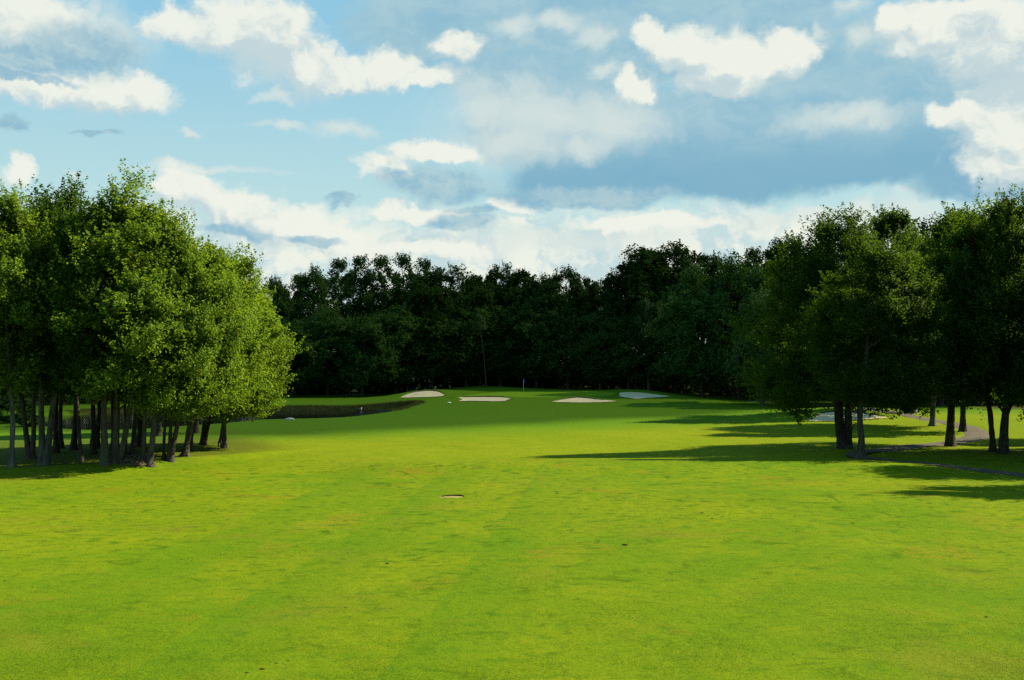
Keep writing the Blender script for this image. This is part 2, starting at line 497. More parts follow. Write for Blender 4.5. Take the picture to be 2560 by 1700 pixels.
def build_ground():
    xs = np.concatenate([[-4000, -2200, -1200, -700, -420, -280, -200, -150, -120, -100, -88, -80], np.arange(-75, 75.1, 0.55), [80, 88, 100, 120, 150, 200, 280, 420, 700, 1200, 2200, 4000]])
    ys = np.concatenate([[-600, -300, -150, -80, -40, -20, -10, -4], np.arange(0, 215, 0.55), [216, 218, 220, 224, 228, 233, 240, 250, 265, 285, 320, 380, 480, 700, 1100, 2000, 4000]])
    X, Y = np.meshgrid(xs, ys)
    Z = H(X, Y)
    pm = (X > 10) & (X < 75) & (Y > 45) & (Y < 200)
    Z[pm] -= 0.14 * (1 - smooth((line_dist(PATH, X[pm], Y[pm]) - 0.75) / 0.4))
    nx, ny = len(xs), len(ys)
    i, j = np.meshgrid(np.arange(ny - 1), np.arange(nx - 1), indexing='ij')
    i = i.ravel(); j = j.ravel()
    Q = np.stack([i * nx + j, i * nx + j + 1, (i + 1) * nx + j + 1, (i + 1) * nx + j], 1)
    # turf classes; rough and wood also carry painted shade
    cx = 0.06 * Y - 3
    rough = 0.25 * smooth((np.abs(X - cx) - (22 - 0.02 * Y)) / 6.0)
    rough = np.maximum(rough, smooth((Y - 96 - 0.55 * (X - 0)) / 22.0))  # greener from the cloud shadow's edge onward: hue of the shade painted in
    rough = np.maximum(rough, smooth((Y - 150) / 14.0))
    green = smooth((poly_sd(GREEN, X, Y) + 0.4) / 0.8)
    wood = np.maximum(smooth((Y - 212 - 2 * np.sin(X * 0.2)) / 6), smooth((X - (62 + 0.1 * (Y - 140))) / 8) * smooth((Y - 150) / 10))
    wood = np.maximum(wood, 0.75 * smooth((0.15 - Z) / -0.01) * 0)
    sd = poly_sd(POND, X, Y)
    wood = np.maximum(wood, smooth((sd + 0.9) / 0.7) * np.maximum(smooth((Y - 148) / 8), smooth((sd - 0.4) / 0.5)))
    litter_shade = smooth((poly_sd([(-36, 66), (-22, 72), (-18, 88), (-24, 100), (-50, 96), (-60, 70)], X, Y) + 2) / 5)
    wood = np.maximum(wood, 0.55 * litter_shade)  # litter tone under the grove, which also paints the shade there
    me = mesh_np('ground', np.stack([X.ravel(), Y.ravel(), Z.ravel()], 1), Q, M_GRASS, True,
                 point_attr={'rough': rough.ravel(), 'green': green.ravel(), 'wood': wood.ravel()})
    return tag(link('ground', me), kind='structure')


build_ground()


def strip_mesh(name, line, halfw, mat, dz):
    line = np.asarray(line)
    tan = np.gradient(line, axis=0); tan /= np.linalg.norm(tan, axis=1)[:, None]
    nor = np.stack([-tan[:, 1], tan[:, 0]], 1)
    offs = np.linspace(-1, 1, 7)
    V = []
    rr = np.random.default_rng(3)
    for p, nn in zip(line, nor):
        for o in offs:
            hw_ = halfw * float(np.interp(p[0], [24, 26, 29], [0.55, 0.7, 1.0])) if p[1] < 92 else halfw
            q = p + nn * hw_ * o * (1 + (0.05 * rr.normal() if abs(o) == 1 else 0))
            z = float(H(q[0], q[1])) + dz * (1 if abs(o) < 1 else -0.6)
            V.append((q[0], q[1], z))
    m = len(line); k = len(offs)
    i, j = np.meshgrid(np.arange(m - 1), np.arange(k - 1), indexing='ij'); i = i.ravel(); j = j.ravel()
    Q = np.stack([i * k + j, i * k + j + 1, (i + 1) * k + j + 1, (i + 1) * k + j], 1)
    return mesh_np(name, V, Q, mat, True)


fine_path = catmull(PATH, 3, closed=False)
tag(link('cart_path', strip_mesh('cart_path', fine_path, 1.15, M_ASPH, 0.03)), kind='structure')


def patch_mesh(name, poly, mat, dz, step=0.35, hfun=H):
    """sheet that follows the terrain inside a polygon"""
    x0, y0 = poly.min(0); x1, y1 = poly.max(0)
    gx, gy = np.meshgrid(np.arange(x0, x1 + step, step), np.arange(y0, y1 + step, step))
    sd = poly_sd(poly, gx, gy)
    nx = gx.shape[1]; keep = sd > -step * 0.2
    z = np.asarray(hfun(gx, gy)) + dz
    V = np.stack([gx.ravel(), gy.ravel(), z.ravel()], 1)
    idx = np.arange(gx.size).reshape(gx.shape)
    a = keep[:-1, :-1] & keep[1:, :-1] & keep[:-1, 1:] & keep[1:, 1:]
    Q = np.stack([idx[:-1, :-1][a], idx[:-1, 1:][a], idx[1:, 1:][a], idx[1:, :-1][a]], 1)
    used, inv = np.unique(Q.ravel(), return_inverse=True)
    return mesh_np(name, V[used], inv.reshape(Q.shape), mat, True)


BLAB = {
    'B1': 'beige sand bunker cut into the raised mound nearest the pond',
    'B2': 'wide flat sand bunker below the front edge of the green, left of the flag',
    'B3': 'low crescent sand bunker below the front edge of the green, right of the flag',
    'B4': 'pale grey sand bunker with a pointed end, rightmost of those around the green',
    'B5': 'sunlit sand bunker seen behind the trunks of the wide lawn tree',
}
for nm, poly in BUNKERS.items():
    def sand_h(x, y, poly=poly):
        sd = poly_sd(poly, x, y)
        return np.asarray(H0(x, y)) + 0.05 - 0.10 * smooth(sd / 1.5)
    o = link('sand_bunker', patch_mesh('sand_bunker', poly, M_SANDG if nm == 'B4' else M_SAND, 0.02, 0.3, sand_h))
    tag(o, BLAB[nm], 'bunker', 'sand bunkers of the golf hole')
    ym = poly[:, 1].mean(); cxm = poly[:, 0].mean(); wx = np.ptp(poly[:, 0]) / 2
    bk = poly[(poly[:, 1] > ym) & (abs(poly[:, 0] - cxm) < wx * 0.86)]; bk = bk[np.argsort(bk[:, 0])]
    if nm != 'B4' and len(bk) > 4:
        T = Tubes(); hh = np.array([float(H0(p[0], p[1])) for p in bk])
        T.add(np.stack([bk[:, 0], bk[:, 1] + 0.05, hh + 0.10], 1), 0.13 * np.sin(np.linspace(0.1, 3.04, len(bk))) + 0.02, 7)
        link('lip', T.mesh('lip', M_LIP), o)  # dark strip: brown turf lip that also stands in for its edge shade

pw = POND
cx, cy = pw.mean(0)
big = np.array([cx, cy]) + (pw - [cx, cy]) * 1.02
pv = [(cx, cy, WATER_Z)] + [(p[0], p[1], WATER_Z) for p in big]
pf = np.array([(0, 1 + i, 1 + (i + 1) % len(big)) for i in range(len(big))])
tag(link('pond_water', mesh_np('pond_water', pv, pf, M_WATER)), kind='structure')

# ------------------------------------------------------------------ foliage
def leaves_mesh(name, c, size, mat, rng, up=0.35, aspect=0.62, out=None, tone=0.0):
    n = len(c)
    nr = rng.normal(size=(n, 3)) + np.array([0, 0, up * 2])
    if out is not None: nr = nr + out * 0.9
    nr /= np.linalg.norm(nr, axis=1)[:, None]
    u = np.cross(nr, rng.normal(size=(n, 3))); u /= np.linalg.norm(u, axis=1)[:, None] + 1e-9
    v = np.cross(nr, u)
    s = (size * rng.uniform(0.65, 1.35, n))[:, None]
    fold = nr * s * 0.12
    V = np.stack([c + u * s * 0.5, c + v * s * 0.5 * aspect + fold, c - u * s * 0.5, c - v * s * 0.5 * aspect + fold], 1).reshape(-1, 3)
    Q = np.arange(n * 4).reshape(n, 4)
    return mesh_np(name, V, Q, mat, False, face_attr={'tint': np.clip(rng.normal(0.45, 0.26, n) + tone, 0, 1)})


PROF = {
    'oval':  [(0, .45), (.12, .80), (.3, 1.0), (.5, .97), (.7, .78), (.85, .52), (1, .14)],
    'round': [(0, .35), (.15, .78), (.4, 1.0), (.65, .95), (.85, .68), (1, .20)],
    'tall':  [(0, .40), (.2, .75), (.45, 1.0), (.65, .9), (.85, .55), (1, .10)],
    'broad': [(0, .70), (.1, .95), (.3, 1.0), (.5, .86), (.7, .64), (.88, .40), (1, .10)],
}
CROWNS = {}


def make_crown(key, prof, hc, rc, nb, ns, nl, leaf, mat, seed, rb=1.3, ascend=0.8, spread=0.13, inner=0.15, up=0.35, reach=(0.6, 1.15), shoots=0, dome=0.8):
    """crown of height hc and radius rc (metres): boughs -> leafy shoots -> leaves"""
    rng = np.random.default_rng(seed)
    hh = np.array([p[0] for p in PROF[prof]]); rr = np.array([p[1] for p in PROF[prof]])
    cand = rng.uniform(0.0, 1.0, 4000)
    w = np.interp(cand, hh, rr); h = rng.choice(cand, nb, p=w / w.sum())
    th = (np.arange(nb) * 2.39996 + rng.uniform(-.5, .5, nb))
    f = np.sqrt(rng.uniform(inner, 1, nb))
    rad = (rc - rb * 0.8) * np.interp(h, hh, rr) * f * (1 + 0.13 * np.sin(3 * th + seed + 5 * h) + rng.normal(0, .07, nb))
    rad = np.maximum(rad, 0.1)
    C = np.stack([rad * np.cos(th), rad * np.sin(th), rb * 0.7 + h * (hc - rb * 1.9)], 1)
    mid = np.array([0, 0, hc * 0.42])
    o = (C - mid) / np.array([rc, rc, hc * 0.5]); o /= np.linalg.norm(o, axis=1)[:, None] + 1e-6
    RB = rb * rng.uniform(0.65, 1.3, nb)
    d = rng.normal(size=(nb, ns, 3)) + dome * (0.95 * o[:, None, :] + np.array([0, 0, 0.55]))
    d /= np.linalg.norm(d, axis=2)[..., None]
    p0 = C[:, None, :] + d * (RB[:, None] * rng.uniform(0.05, 0.65, (nb, ns)))[..., None]
    sd = d + np.array([0, 0, ascend]); sd /= np.linalg.norm(sd, axis=2)[..., None]
    ln = RB[:, None] * rng.uniform(reach[0], reach[1], (nb, ns))
    t = rng.uniform(0.0, 1.0, (nb, ns, nl))
    off = rng.normal(size=(nb, ns, nl, 3)) * (spread * RB[:, None, None] * (1.15 - 0.75 * t))[..., None]
    P = p0[:, :, None, :] + sd[:, :, None, :] * (ln[:, :, None] * t)[..., None] + off
    ov = np.broadcast_to(0.6 * d[:, :, None, :] + 0.6 * o[:, None, None, :], P.shape).reshape(-1, 3)
    P = P.reshape(-1, 3)
    # each bough and shoot has a tone of its own
    tone = (rng.normal(0, .10, (nb, 1, 1)) + rng.normal(0, .10, (nb, ns, 1)) + np.zeros((nb, ns, nl))).reshape(-1)
    if shoots:
        # long leafy leaders that break the outline at the top and the sides
        m = nb * shoots; kb = np.repeat(np.arange(nb), shoots)
        keep = (o[kb, 2] > -0.05) & (f[kb] > 0.55); kb = kb[keep]; m = len(kb)
        dd = 0.9 * o[kb] + rng.normal(0, .35, (m, 3)) + np.array([0, 0, 1.1]); dd /= np.linalg.norm(dd, axis=1)[:, None]
        q0 = C[kb] + o[kb] * (RB[kb] * 0.45)[:, None] + rng.normal(0, .28, (m, 3)) * RB[kb][:, None]
        L = RB[kb] * rng.uniform(0.8, 1.35, m); nk = 34
        tt = rng.uniform(0, 1, (m, nk)) ** 1.2
        Q = q0[:, None, :] + dd[:, None, :] * (L[:, None] * tt)[..., None] + rng.normal(size=(m, nk, 3)) * (0.13 * (1.1 - .7 * tt))[..., None]
        P = np.concatenate([P, Q.reshape(-1, 3)])
        ov = np.concatenate([ov, np.repeat(0.7 * o[kb], nk, axis=0)])
        tone = np.concatenate([tone, np.repeat(rng.normal(.05, .12, m), nk)])
    me = leaves_mesh('crown', P, leaf, mat, rng, up, out=ov, tone=tone)
    CROWNS[key] = (me, C, hc, rc)


# close trees: fine leaves with upright shoots
make_crown('m1', 'oval', 15, 4.2, 105, 25, 26, 0.19, M_MAPLE, 11, 1.30, 0.9, shoots=5, dome=0.85)
make_crown('m2', 'tall', 15, 3.8, 96, 25, 26, 0.19, M_MAPLE, 12, 1.25, 1.1, shoots=5, dome=0.85)
make_crown('m3', 'round', 14, 4.2, 105, 25, 26, 0.19, M_MAPLE, 13, 1.35, 0.8, shoots=5, dome=0.85)
make_crown('m4', 'oval', 16, 4.4, 108, 25, 26, 0.19, M_MAPLE, 14, 1.30, 1.2, shoots=5, dome=0.85)
make_crown('l1', 'broad', 16.5, 6.8, 165, 26, 26, 0.18, M_SHADE, 21, 1.35, 0.8, shoots=5, dome=0.85)
make_crown('l2', 'oval', 15.5, 4.9, 110, 26, 26, 0.19, M_SHADE, 22, 1.35, 0.9, shoots=5, dome=0.85)
make_crown('l3', 'oval', 15, 5.0, 110, 26, 26, 0.19, M_SHADE, 23, 1.30, 0.8, shoots=5, dome=0.85)
make_crown('d1', 'oval', 15, 4.2, 105, 24, 26, 0.19, M_GROVE_SHADE, 15, 1.30, 1.0, shoots=5, dome=0.85)
make_crown('d2', 'round', 15, 4.0, 100, 24, 26, 0.19, M_GROVE_SHADE, 16, 1.35, 1.1, shoots=5, dome=0.85)
# far trees: larger leaf clumps
make_crown('f_round', 'round', 16, 7.5, 85, 30, 14, 0.40, M_OAK, 31, 2.3, 0.05, 0.12, 0.3, 0.5, (0.30, 0.5))
make_crown('f_oak', 'round', 15, 6.5, 75, 30, 14, 0.40, M_OAK, 32, 2.1, 0.05, 0.12, 0.3, 0.5, (0.30, 0.5))
make_crown('f_airy', 'tall', 14, 4.5, 58, 16, 14, 0.34, M_WOOD, 33, 1.35, 0.9, 0.15, 0.1)
make_crown('f_up', 'oval', 16, 6.0, 95, 17, 14, 0.38, M_WOOD, 34, 1.6, 0.8)
make_crown('f_soft', 'round', 17, 6.5, 120, 18, 15, 0.36, M_WOOD, 35, 1.6, 0.5, 0.18, 0.2)
make_crown('f_mid', 'round', 16, 6.2, 110, 18, 15, 0.34, M_MID, 37, 1.5, 0.6, 0.18, 0.2)
make_crown('f_pale', 'oval', 15, 5.0, 80, 16, 14, 0.34, M_PALE, 36, 1.35, 0.9)


def rot_z(a):
    c, s = math.cos(a), math.sin(a)
    return np.array([[c, -s, 0], [s, c, 0], [0, 0, 1]])


def curve_path(a, b, n, sag, rng, wob=0.0):
    t = np.linspace(0, 1, n)[:, None]
    p = a + (b - a) * t
    p = p + np.sin(t * math.pi) * np.asarray(sag)
    if wob:
        w = np.cumsum(rng.normal(0, wob, (n, 3)), axis=0) * np.array([1, 1, 0.0])
        p = p + (w - w[:1]) * np.minimum(1, t * 3)
    return p


def tree(name, base, crown, ccen, crx, chh, czb, trunk_r, label, cat='tree', group=None, stems=None, bark=None,
         limbs=12, seed=1, flare=2.0, cry=None, yaw=None, stem_top=0.75, trunk_sides=10):
    """base: world point; ccen: crown centre offset (dx,dy); czb: crown bottom height; chh crown height; stems: list of (dx,dy at fork top, radius factor)"""
    rng = np.random.default_rng(seed)
    root = empty(name, base); tag(root, label, cat, group)
    me, C, hc0, rc0 = CROWNS[crown]
    yaw = rng.uniform(0, 6.28) if yaw is None else yaw
    cry = crx if cry is None else cry
    S = np.array([crx / rc0, cry / rc0, chh / hc0])
    co = link('crown', me, root, (ccen[0], ccen[1], czb))
    co.scale = [float(v) for v in S]; co.rotation_euler = (0, 0, float(yaw))
    W = (C * S) @ rot_z(yaw).T + np.array([ccen[0], ccen[1], czb])
    T = Tubes()
    top = np.array([ccen[0], ccen[1], czb + chh * stem_top])
    stems = stems or [(0, 0, 1.0)]
    stem_paths = []
    for k, (dx, dy, fr) in enumerate(stems):
        tp = top + np.array([dx, dy, -abs(dx) * 0.3])
        start = np.array([0.0, 0, -0.35])
        n = 14
        t = np.linspace(0, 1, n) ** 1.35
        p = start + (tp - start) * t[:, None]
        # the lower trunk stays closer to plumb, the rest bends toward the top
        bend = (t ** 1.0 - t ** 1.6)[:, None] * np.array([tp[0], tp[1], 0])
        p = p - bend * 0.5
        if len(stems) > 1:
            side = np.array([dx, dy, 0]); ln = np.linalg.norm(side) + 1e-6
            p = p + np.minimum(t * 9, 1)[:, None] * side / ln * trunk_r * 0.55 * fr + (t ** 0.8 - t)[:, None] * side * 0.9
        w = np.cumsum(rng.normal(0, 0.05, (n, 3)), 0) * np.array([1, 1, 0]); w -= w[0]
        p = p + w * np.minimum(1, t * 4)[:, None]
        r = trunk_r * fr * (1 - 0.86 * t ** 0.9) + 0.015
        zz = np.clip(p[:, 2] + 0.1, 0, None)
        r = r * (1 + (flare - 1) * np.exp(-zz / 0.38))
        # extra rings low down
        hi = np.interp(np.linspace(0, 1, 26) ** 1.6, np.linspace(0, 1, n), np.arange(n))
        pp = np.stack([np.interp(hi, np.arange(n), p[:, q]) for q in range(3)], 1)
        zz = np.clip(pp[:, 2] + 0.1, 0, None)
        r0 = np.interp(hi, np.arange(n), trunk_r * fr * (1 - 0.86 * t ** 0.9) + 0.015)
        T.add(pp, r0 * (1 + (flare - 1) * np.exp(-zz / 0.38)) * (1 + 0.05 * rng.normal(size=len(pp))), trunk_sides)
        stem_paths.append((pp, r0))
    order = rng.permutation(len(W))[:limbs]
    for q in order:
        c = W[q]
        pp, rr = stem_paths[int(np.argmin([np.linalg.norm(s[0][-1][:2] - c[:2]) for s in stem_paths]))]
        zt = max(czb * 0.75, min(c[2] - 0.35 * np.linalg.norm(c[:2] - ccen) - 0.6, top[2] - 0.5))
        i = int(np.argmin(abs(pp[:, 2] - zt)))
        i = min(max(i, 3), len(pp) - 2)
        a = pp[i]
        br = min(rr[i] * 0.55, 0.03 + 0.022 * np.linalg.norm(c - a))
        L = np.linalg.norm(c - a)
        path = curve_path(a, c, 7, (0, 0, 0.10 * L), rng, 0.03 * L / 4)
        T.add(path, np.linspace(br, 0.02, 7), 6)
        for _ in range(2 if name != 'wood_tree' else 0):
            e = c + rng.normal(0, 0.16, 3) * L + np.array([0, 0, 0.12 * L])
            k = rng.integers(3, 6)
            T.add(curve_path(path[k], e, 5, (0, 0, 0.05 * L), rng), np.linspace(br * 0.45, 0.012, 5), 5)
    tr = link('trunk', T.mesh('trunk', bark or M_BARK), root)
    return root


def z_at(py, d): return CAMZ + (900 - py) / F * d


# ---- left grove -----------------------------------------------------------
# px, py of the base, trunk width px, crown centre px, crown top py, crown bottom height, crown radius, crown key, stems, bark, label
GROVE = [
    (30, 1168, 14, 5, 448, 8.5, 3.8, 'm2', None, 'P', 'pale barked tree with a bent trunk, leftmost of the grove'),
    (78, 1146, 19, 62, 505, 8.0, 4.2, 'm1', [(-1.3, 0, .8), (1.1, 0, .7)], 'B', 'dark tree whose trunk forks low into a V beside the pale bent tree'),
    (110, 1163, 24, 140, 440, 8.0, 4.4, 'm4', [(-.9, 0, .8), (1.5, 0, .75)], 'P', 'big grey tree with flared roots and two pale stems in the grove'),
    (139, 1132, 14, 175, 480, 7.5, 3.8, 'm3', None, 'D', 'dark straight tree just right of the two stemmed grey tree'),
    (153, 1121, 12, 120, 520, 7.5, 3.6, 'm2', None, 'D', 'dark tree deep in the grove behind the two stemmed grey tree'),
    (183, 1125, 16, 222, 490, 7.0, 3.8, 'm1', None, 'D', 'dark tree with one long root flare, deep in the grove'),
    (204, 1156, 10, 180, 560, 8.0, 2.6, 'm2', None, 'B', 'thin leaning tree in front of the dark root flared tree'),
    (232, 1134, 15, 235, 478, 7.0, 3.8, 'm4', None, 'D', 'dark tree of a close pair left of the thick stump footed tree'),
    (243, 1120, 12, 260, 500, 7.0, 3.4, 'm3', None, 'D', 'slimmer rear tree of the close dark pair in the grove'),
    (261, 1161, 19, 250, 455, 7.5, 3.8, 'm2', None, 'B', 'dark tree with a thick broad foot, left of the tallest grove tree'),
    (282, 1126, 11, 300, 520, 7.0, 3.2, 'm1', None, 'D', 'narrow dark tree hidden behind the tallest grove tree'),
    (292, 1158, 25, 335, 405, 7.0, 4.9, 'm4', [(-.5, 0, .85), (1.7, 0.2, .65)], 'B', 'tallest tree of the grove, twin grey stems with a sunlit edge'),
    (313, 1137, 9, 330, 540, 7.0, 2.8, 'm2', None, 'B', 'thin tree with a bright edge behind the wood chip heap'),
    (330, 1136, 13, 385, 495, 6.8, 3.6, 'm1', None, 'B', 'straight tree with a sunlit edge just behind the wood chip heap'),
    (348, 1116, 16, 370, 520, 6.5, 3.6, 'm3', None, 'D', 'stout black trunked tree deep behind the wood chip heap'),
    (357, 1158, 13, 400, 500, 6.5, 3.4, 'm2', None, 'B', 'rear one of the two touching trunks right of the wood chip heap'),
    (374, 1165, 17, 440, 520, 6.0, 4.0, 'm4', None, 'B', 'front one of the two touching trunks right of the wood chip heap'),
    (396, 1090, 14, 430, 600, 6.0, 3.8, 'm3', None, 'D', 'dark far tree of the grove beside the grey boulder'),
    (409, 1149, 8, 425, 660, 6.0, 2.2, 'm2', None, 'D', 'very thin dark tree left of the twin leaning trunks'),
    (423, 1152, 16, 495, 560, 5.5, 4.0, 'm1', [(-.4, 0, .65), (.9, 0, .85)], 'B', 'tree with twin trunks leaning to the right in the grove'),
    (460, 1142, 17, 540, 590, 5.0, 4.2, 'm3', None, 'B', 'sturdy dark trunked tree with a bright edge, right of the twin leaning trunks'),
    (475, 1127, 9, 520, 640, 5.0, 3.0, 'm2', None, 'B', 'slender tree close behind the sturdy dark trunked tree'),
    (489, 1083, 13, 520, 660, 4.5, 3.8, 'm1', None, 'D', 'farthest dark tree of the grove near the pond bank'),
    (507, 1112, 16, 583, 620, 4.5, 4.0, 'm4', [(-.3, 0, .8), (.5, 0, .6)], 'D', 'dark tree with a long shadow, second from the open fairway'),
    (551, 1107, 9, 595, 720, 4.0, 3.0, 'm3', None, 'D', 'small dark trunk touching the outermost grove tree from behind'),
    (560, 1120, 12, 612, 675, 2.6, 3.9, 'm1', None, 'B', 'outermost grove tree by the fairway with low sunlit branches'),
]
for i, (px, py, w, cpx, tpy, czb, cr, key, stems, bk, lab) in enumerate(GROVE):
    b = G(px, py); d = b[1]
    czb = min(czb, 1.5 + czb * 0.30) - (0.7 if i >= 16 else 0.2)
    tpy += 36 if i == 11 else 16
    topz = z_at(tpy, d) - b[2]
    dx = (cpx - 1280) / F * d - b[0]
    if i in (1, 2, 3, 4, 5, 6, 7, 8, 9, 10, 14): key = 'd1' if i % 2 else 'd2'  # left crowns take the leaf with shade in its colour
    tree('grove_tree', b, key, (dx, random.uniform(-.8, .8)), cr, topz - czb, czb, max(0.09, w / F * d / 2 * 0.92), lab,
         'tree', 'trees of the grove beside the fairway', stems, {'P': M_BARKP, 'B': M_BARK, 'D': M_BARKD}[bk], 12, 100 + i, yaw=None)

# ---- lawn trees on the right ----------------------------------------------
LAWN = [
    (2114, 1122, 33, 2095, 520, 2.2, 8.1, 'l1', [(-.8, .2, .9), (1.0, 0, .7)], 'D', 'wide dark lawn tree with the thickest trunk and drooping low branches'),
    (2151, 1144, 18, 2200, 585, 3.0, 5.3, 'l2', None, 'B', 'lawn tree with a pale lichen trunk standing in front of the thickest trunk'),
    (2376, 1116, 24, 2385, 520, 2.8, 6.0, 'l3', None, 'D', 'dark lawn tree beside the cart path bend'),
    (2483, 1129, 15, 2470, 478, 3.4, 5.2, 'l2', None, 'D', 'lawn tree on the slimmer of two close dark trunks, farthest along the lawn'),
    (2508, 1133, 23, 2550, 475, 3.0, 6.2, 'l1', None, 'D', 'lawn tree on the thicker of two close dark trunks, farthest along the lawn'),
    (2407, 1079, 16, 2410, 530, 3.0, 6.6, 'l3', None, 'D', 'dark lawn tree standing right beside the sunlit cart path'),
    (2331, 1065, 14, 2330, 575, 3.2, 6.6, 'l2', None, 'P', 'lawn tree with a pale trunk and a thin long shadow by the cart path'),
    (2281, 1033, 17, 2235, 520, 4.0, 8.2, 'l3', None, 'P', 'far lawn tree with a grey flared trunk beyond the sunlit bunker'),
]
for i, (px, py, w, cpx, tpy, czb, cr, key, stems, bk, lab) in enumerate(LAWN):
    b = G(px, py); d = b[1]
    topz = z_at(tpy, d) - b[2]
    dx = (cpx - 1280) / F * d - b[0]
    tree('lawn_tree', b, key, (dx, random.uniform(-.5, .5)), cr, topz - czb, czb, w / F * d / 2 * 0.95, lab,
         'tree', 'trees on the lawn by the cart path', stems, {'P': M_BARKP, 'B': M_BARK, 'D': M_BARKD}[bk], 18, 300 + i, flare=1.8, cry={0: 3.3, 1: 3.1}.get(i), yaw=0.0 if i < 2 else None)

SIDE = [(43.5, 72, 18.5, 4.4, 'l2'), (41.5, 61, 18.5, 5.2, 'l3'), (44, 80, 18, 4.6, 'l2'), (52, 79, 19, 5, 'l3'), (51, 86, 20, 5.5, 'l1'), (60, 98, 19, 5.5, 'l2'), (58, 75.5, 20, 5, 'l3'), (56, 64, 18, 4.8, 'l1')]
for i, (x, y, hgt, cr, key) in enumerate(SIDE):
    tree('lawn_tree', (x, y, float(H(x, y))), key, (0, 0), cr, hgt - 3.5, 3.5, 0.38,
         'tall leafy lawn tree beyond the edge lawn trees, shading the fairway', 'tree', 'trees beside the view that shade the fairway', None, M_BARKD, 8, 400 + i)

# ---- the wood behind the green ---------------------------------------------
# px centre, top py, half width px, depth, crown key, bottom height fraction, label
WOOD = [
    (560, 690, 60, 205, 'f_up', 'shaded wood tree glimpsed behind the outer edge of the grove'),
    (690, 690, 48, 208, 'f_up', 'wood tree with a spiky top next to the sunlit grove foliage'),
    (745, 682, 42, 214, 'f_airy', 'thin airy wood tree, second from the sunlit grove foliage'),
    (782, 664, 48, 212, 'f_up', 'wood tree with upright shoots above the pond'),
    (850, 642, 44, 220, 'f_airy', 'first of the tall see through trees above the pond'),
    (900, 634, 42, 224, 'f_airy', 'tall see through tree with a dense tip above the pond'),
    (955, 634, 44, 221, 'f_airy', 'tall see through tree in the middle of the airy skyline row'),
    (1010, 630, 42, 225, 'f_airy', 'tallest see through tree of the airy skyline row'),
    (1055, 642, 40, 222, 'f_airy', 'last see through tree of the airy row before the dark domed one'),
    (1115, 653, 78, 214, 'f_round', 'dark domed tree with sky holes, left of the flag'),
    (1190, 676, 50, 218, 'f_oak', 'low shouldered dark tree between the dome and the knobbly tip'),
    (1252, 647, 44, 222, 'f_round', 'dark tree with a small knobbly tip above the skyline'),
    (1305, 664, 52, 216, 'f_oak', 'dark tree directly behind the flag'),
    (1356, 684, 46, 214, 'f_up', 'soft topped tree just right of the flag'),
    (1411, 656, 56, 212, 'f_round', 'small rounded dark dome tree standing clear on the skyline'),
    (1495, 694, 42, 216, 'f_oak', 'low tree filling the skyline gap beside the biggest dome'),
    (1600, 606, 78, 206, 'f_oak', 'left half of the biggest dark dome on the skyline'),
    (1690, 592, 84, 208, 'f_round', 'highest dark domed tree on the skyline'),
    (1795, 622, 50, 210, 'f_round', 'dark rounded tree on the slope right of the highest dome'),
    (1880, 614, 44, 206, 'f_airy', 'sparse pale topped tree poking above the right wood'),
    (1960, 580, 66, 196, 'f_round', 'dark dome above the wide lawn tree on its left side'),
    (2040, 600, 70, 190, 'f_oak', 'dark tree hidden behind the crown of the wide lawn tree'),
    (2350, 528, 74, 168, 'f_round', 'dark dome between the two lawn tree crowns'),
    (2440, 520, 80, 172, 'f_oak', 'dark wood tree behind the edge lawn trees'),
    # front rank, lower
    (725, 800, 60, 196, 'f_soft', 'low bushy tree at the pond end of the wood'),
    (820, 770, 64, 200, 'f_soft', 'bushy tree in the front rank above the pond'),
    (905, 790, 62, 198, 'f_up', 'bushy dark tree behind the pond tip'),
    (990, 760, 66, 204, 'f_soft', 'bushy tree behind the beige mound bunker'),
    (1080, 770, 66, 206, 'f_oak', 'dense tree below the dark dome left of the flag'),
    (1165, 740, 64, 210, 'f_soft', 'dense tree behind the back mound of the green'),
    (1250, 760, 66, 210, 'f_oak', 'dense low tree left behind the flag'),
    (1340, 745, 66, 209, 'f_soft', 'dense low tree right behind the flag'),
    (1420, 770, 62, 207, 'f_up', 'dense low tree under the small skyline dome'),
    (1500, 765, 62, 204, 'f_soft', 'dense low tree behind the crescent bunker'),
    (1570, 790, 56, 200, 'f_up', 'dense low tree behind the pointed grey bunker'),
    (1622, 722, 34, 198, 'f_pale', 'slim pale young tree with a feathery top in front of the highest dome'),
    (1690, 800, 62, 196, 'f_up', 'low dark tree right of the slim pale young tree'),
    (1755, 668, 92, 186, 'f_mid', 'broad mid green tree with a fine texture in the right wood'),
    (1850, 640, 80, 182, 'f_mid', 'leafy green tree beside the broad mid green one'),
    (1905, 700, 72, 166, 'f_pale', 'grey green rounded tree overlapping the edge of the wide lawn tree'),
    (2010, 760, 80, 160, 'f_up', 'dark tree behind the lower boughs of the wide lawn tree'),
    (2160, 720, 90, 170, 'f_oak', 'dark tree behind the trunks of the wide lawn tree'),
    (2260, 760, 80, 168, 'f_soft', 'dark tree behind the far lawn tree'),
    (2420, 780, 90, 172, 'f_soft', 'dark low tree closing the view beyond the cart path'),
    (2540, 740, 90, 176, 'f_oak', 'dark tree at the outer end of the wood beyond the cart path'),
    (470, 720, 90, 190, 'f_soft', 'shaded tree across the pond behind the grove trunks'),
    (360, 720, 90, 186, 'f_oak', 'dark tree across the pond behind the tallest grove tree'),
    (250, 720, 90, 184, 'f_soft', 'bushy tree across the pond behind the dark grove pairs'),
    (140, 730, 90, 182, 'f_up', 'dark tree across the pond behind the two stemmed grey tree'),
    (40, 740, 90, 178, 'f_soft', 'dark tree across the pond behind the pale bent tree'),
]
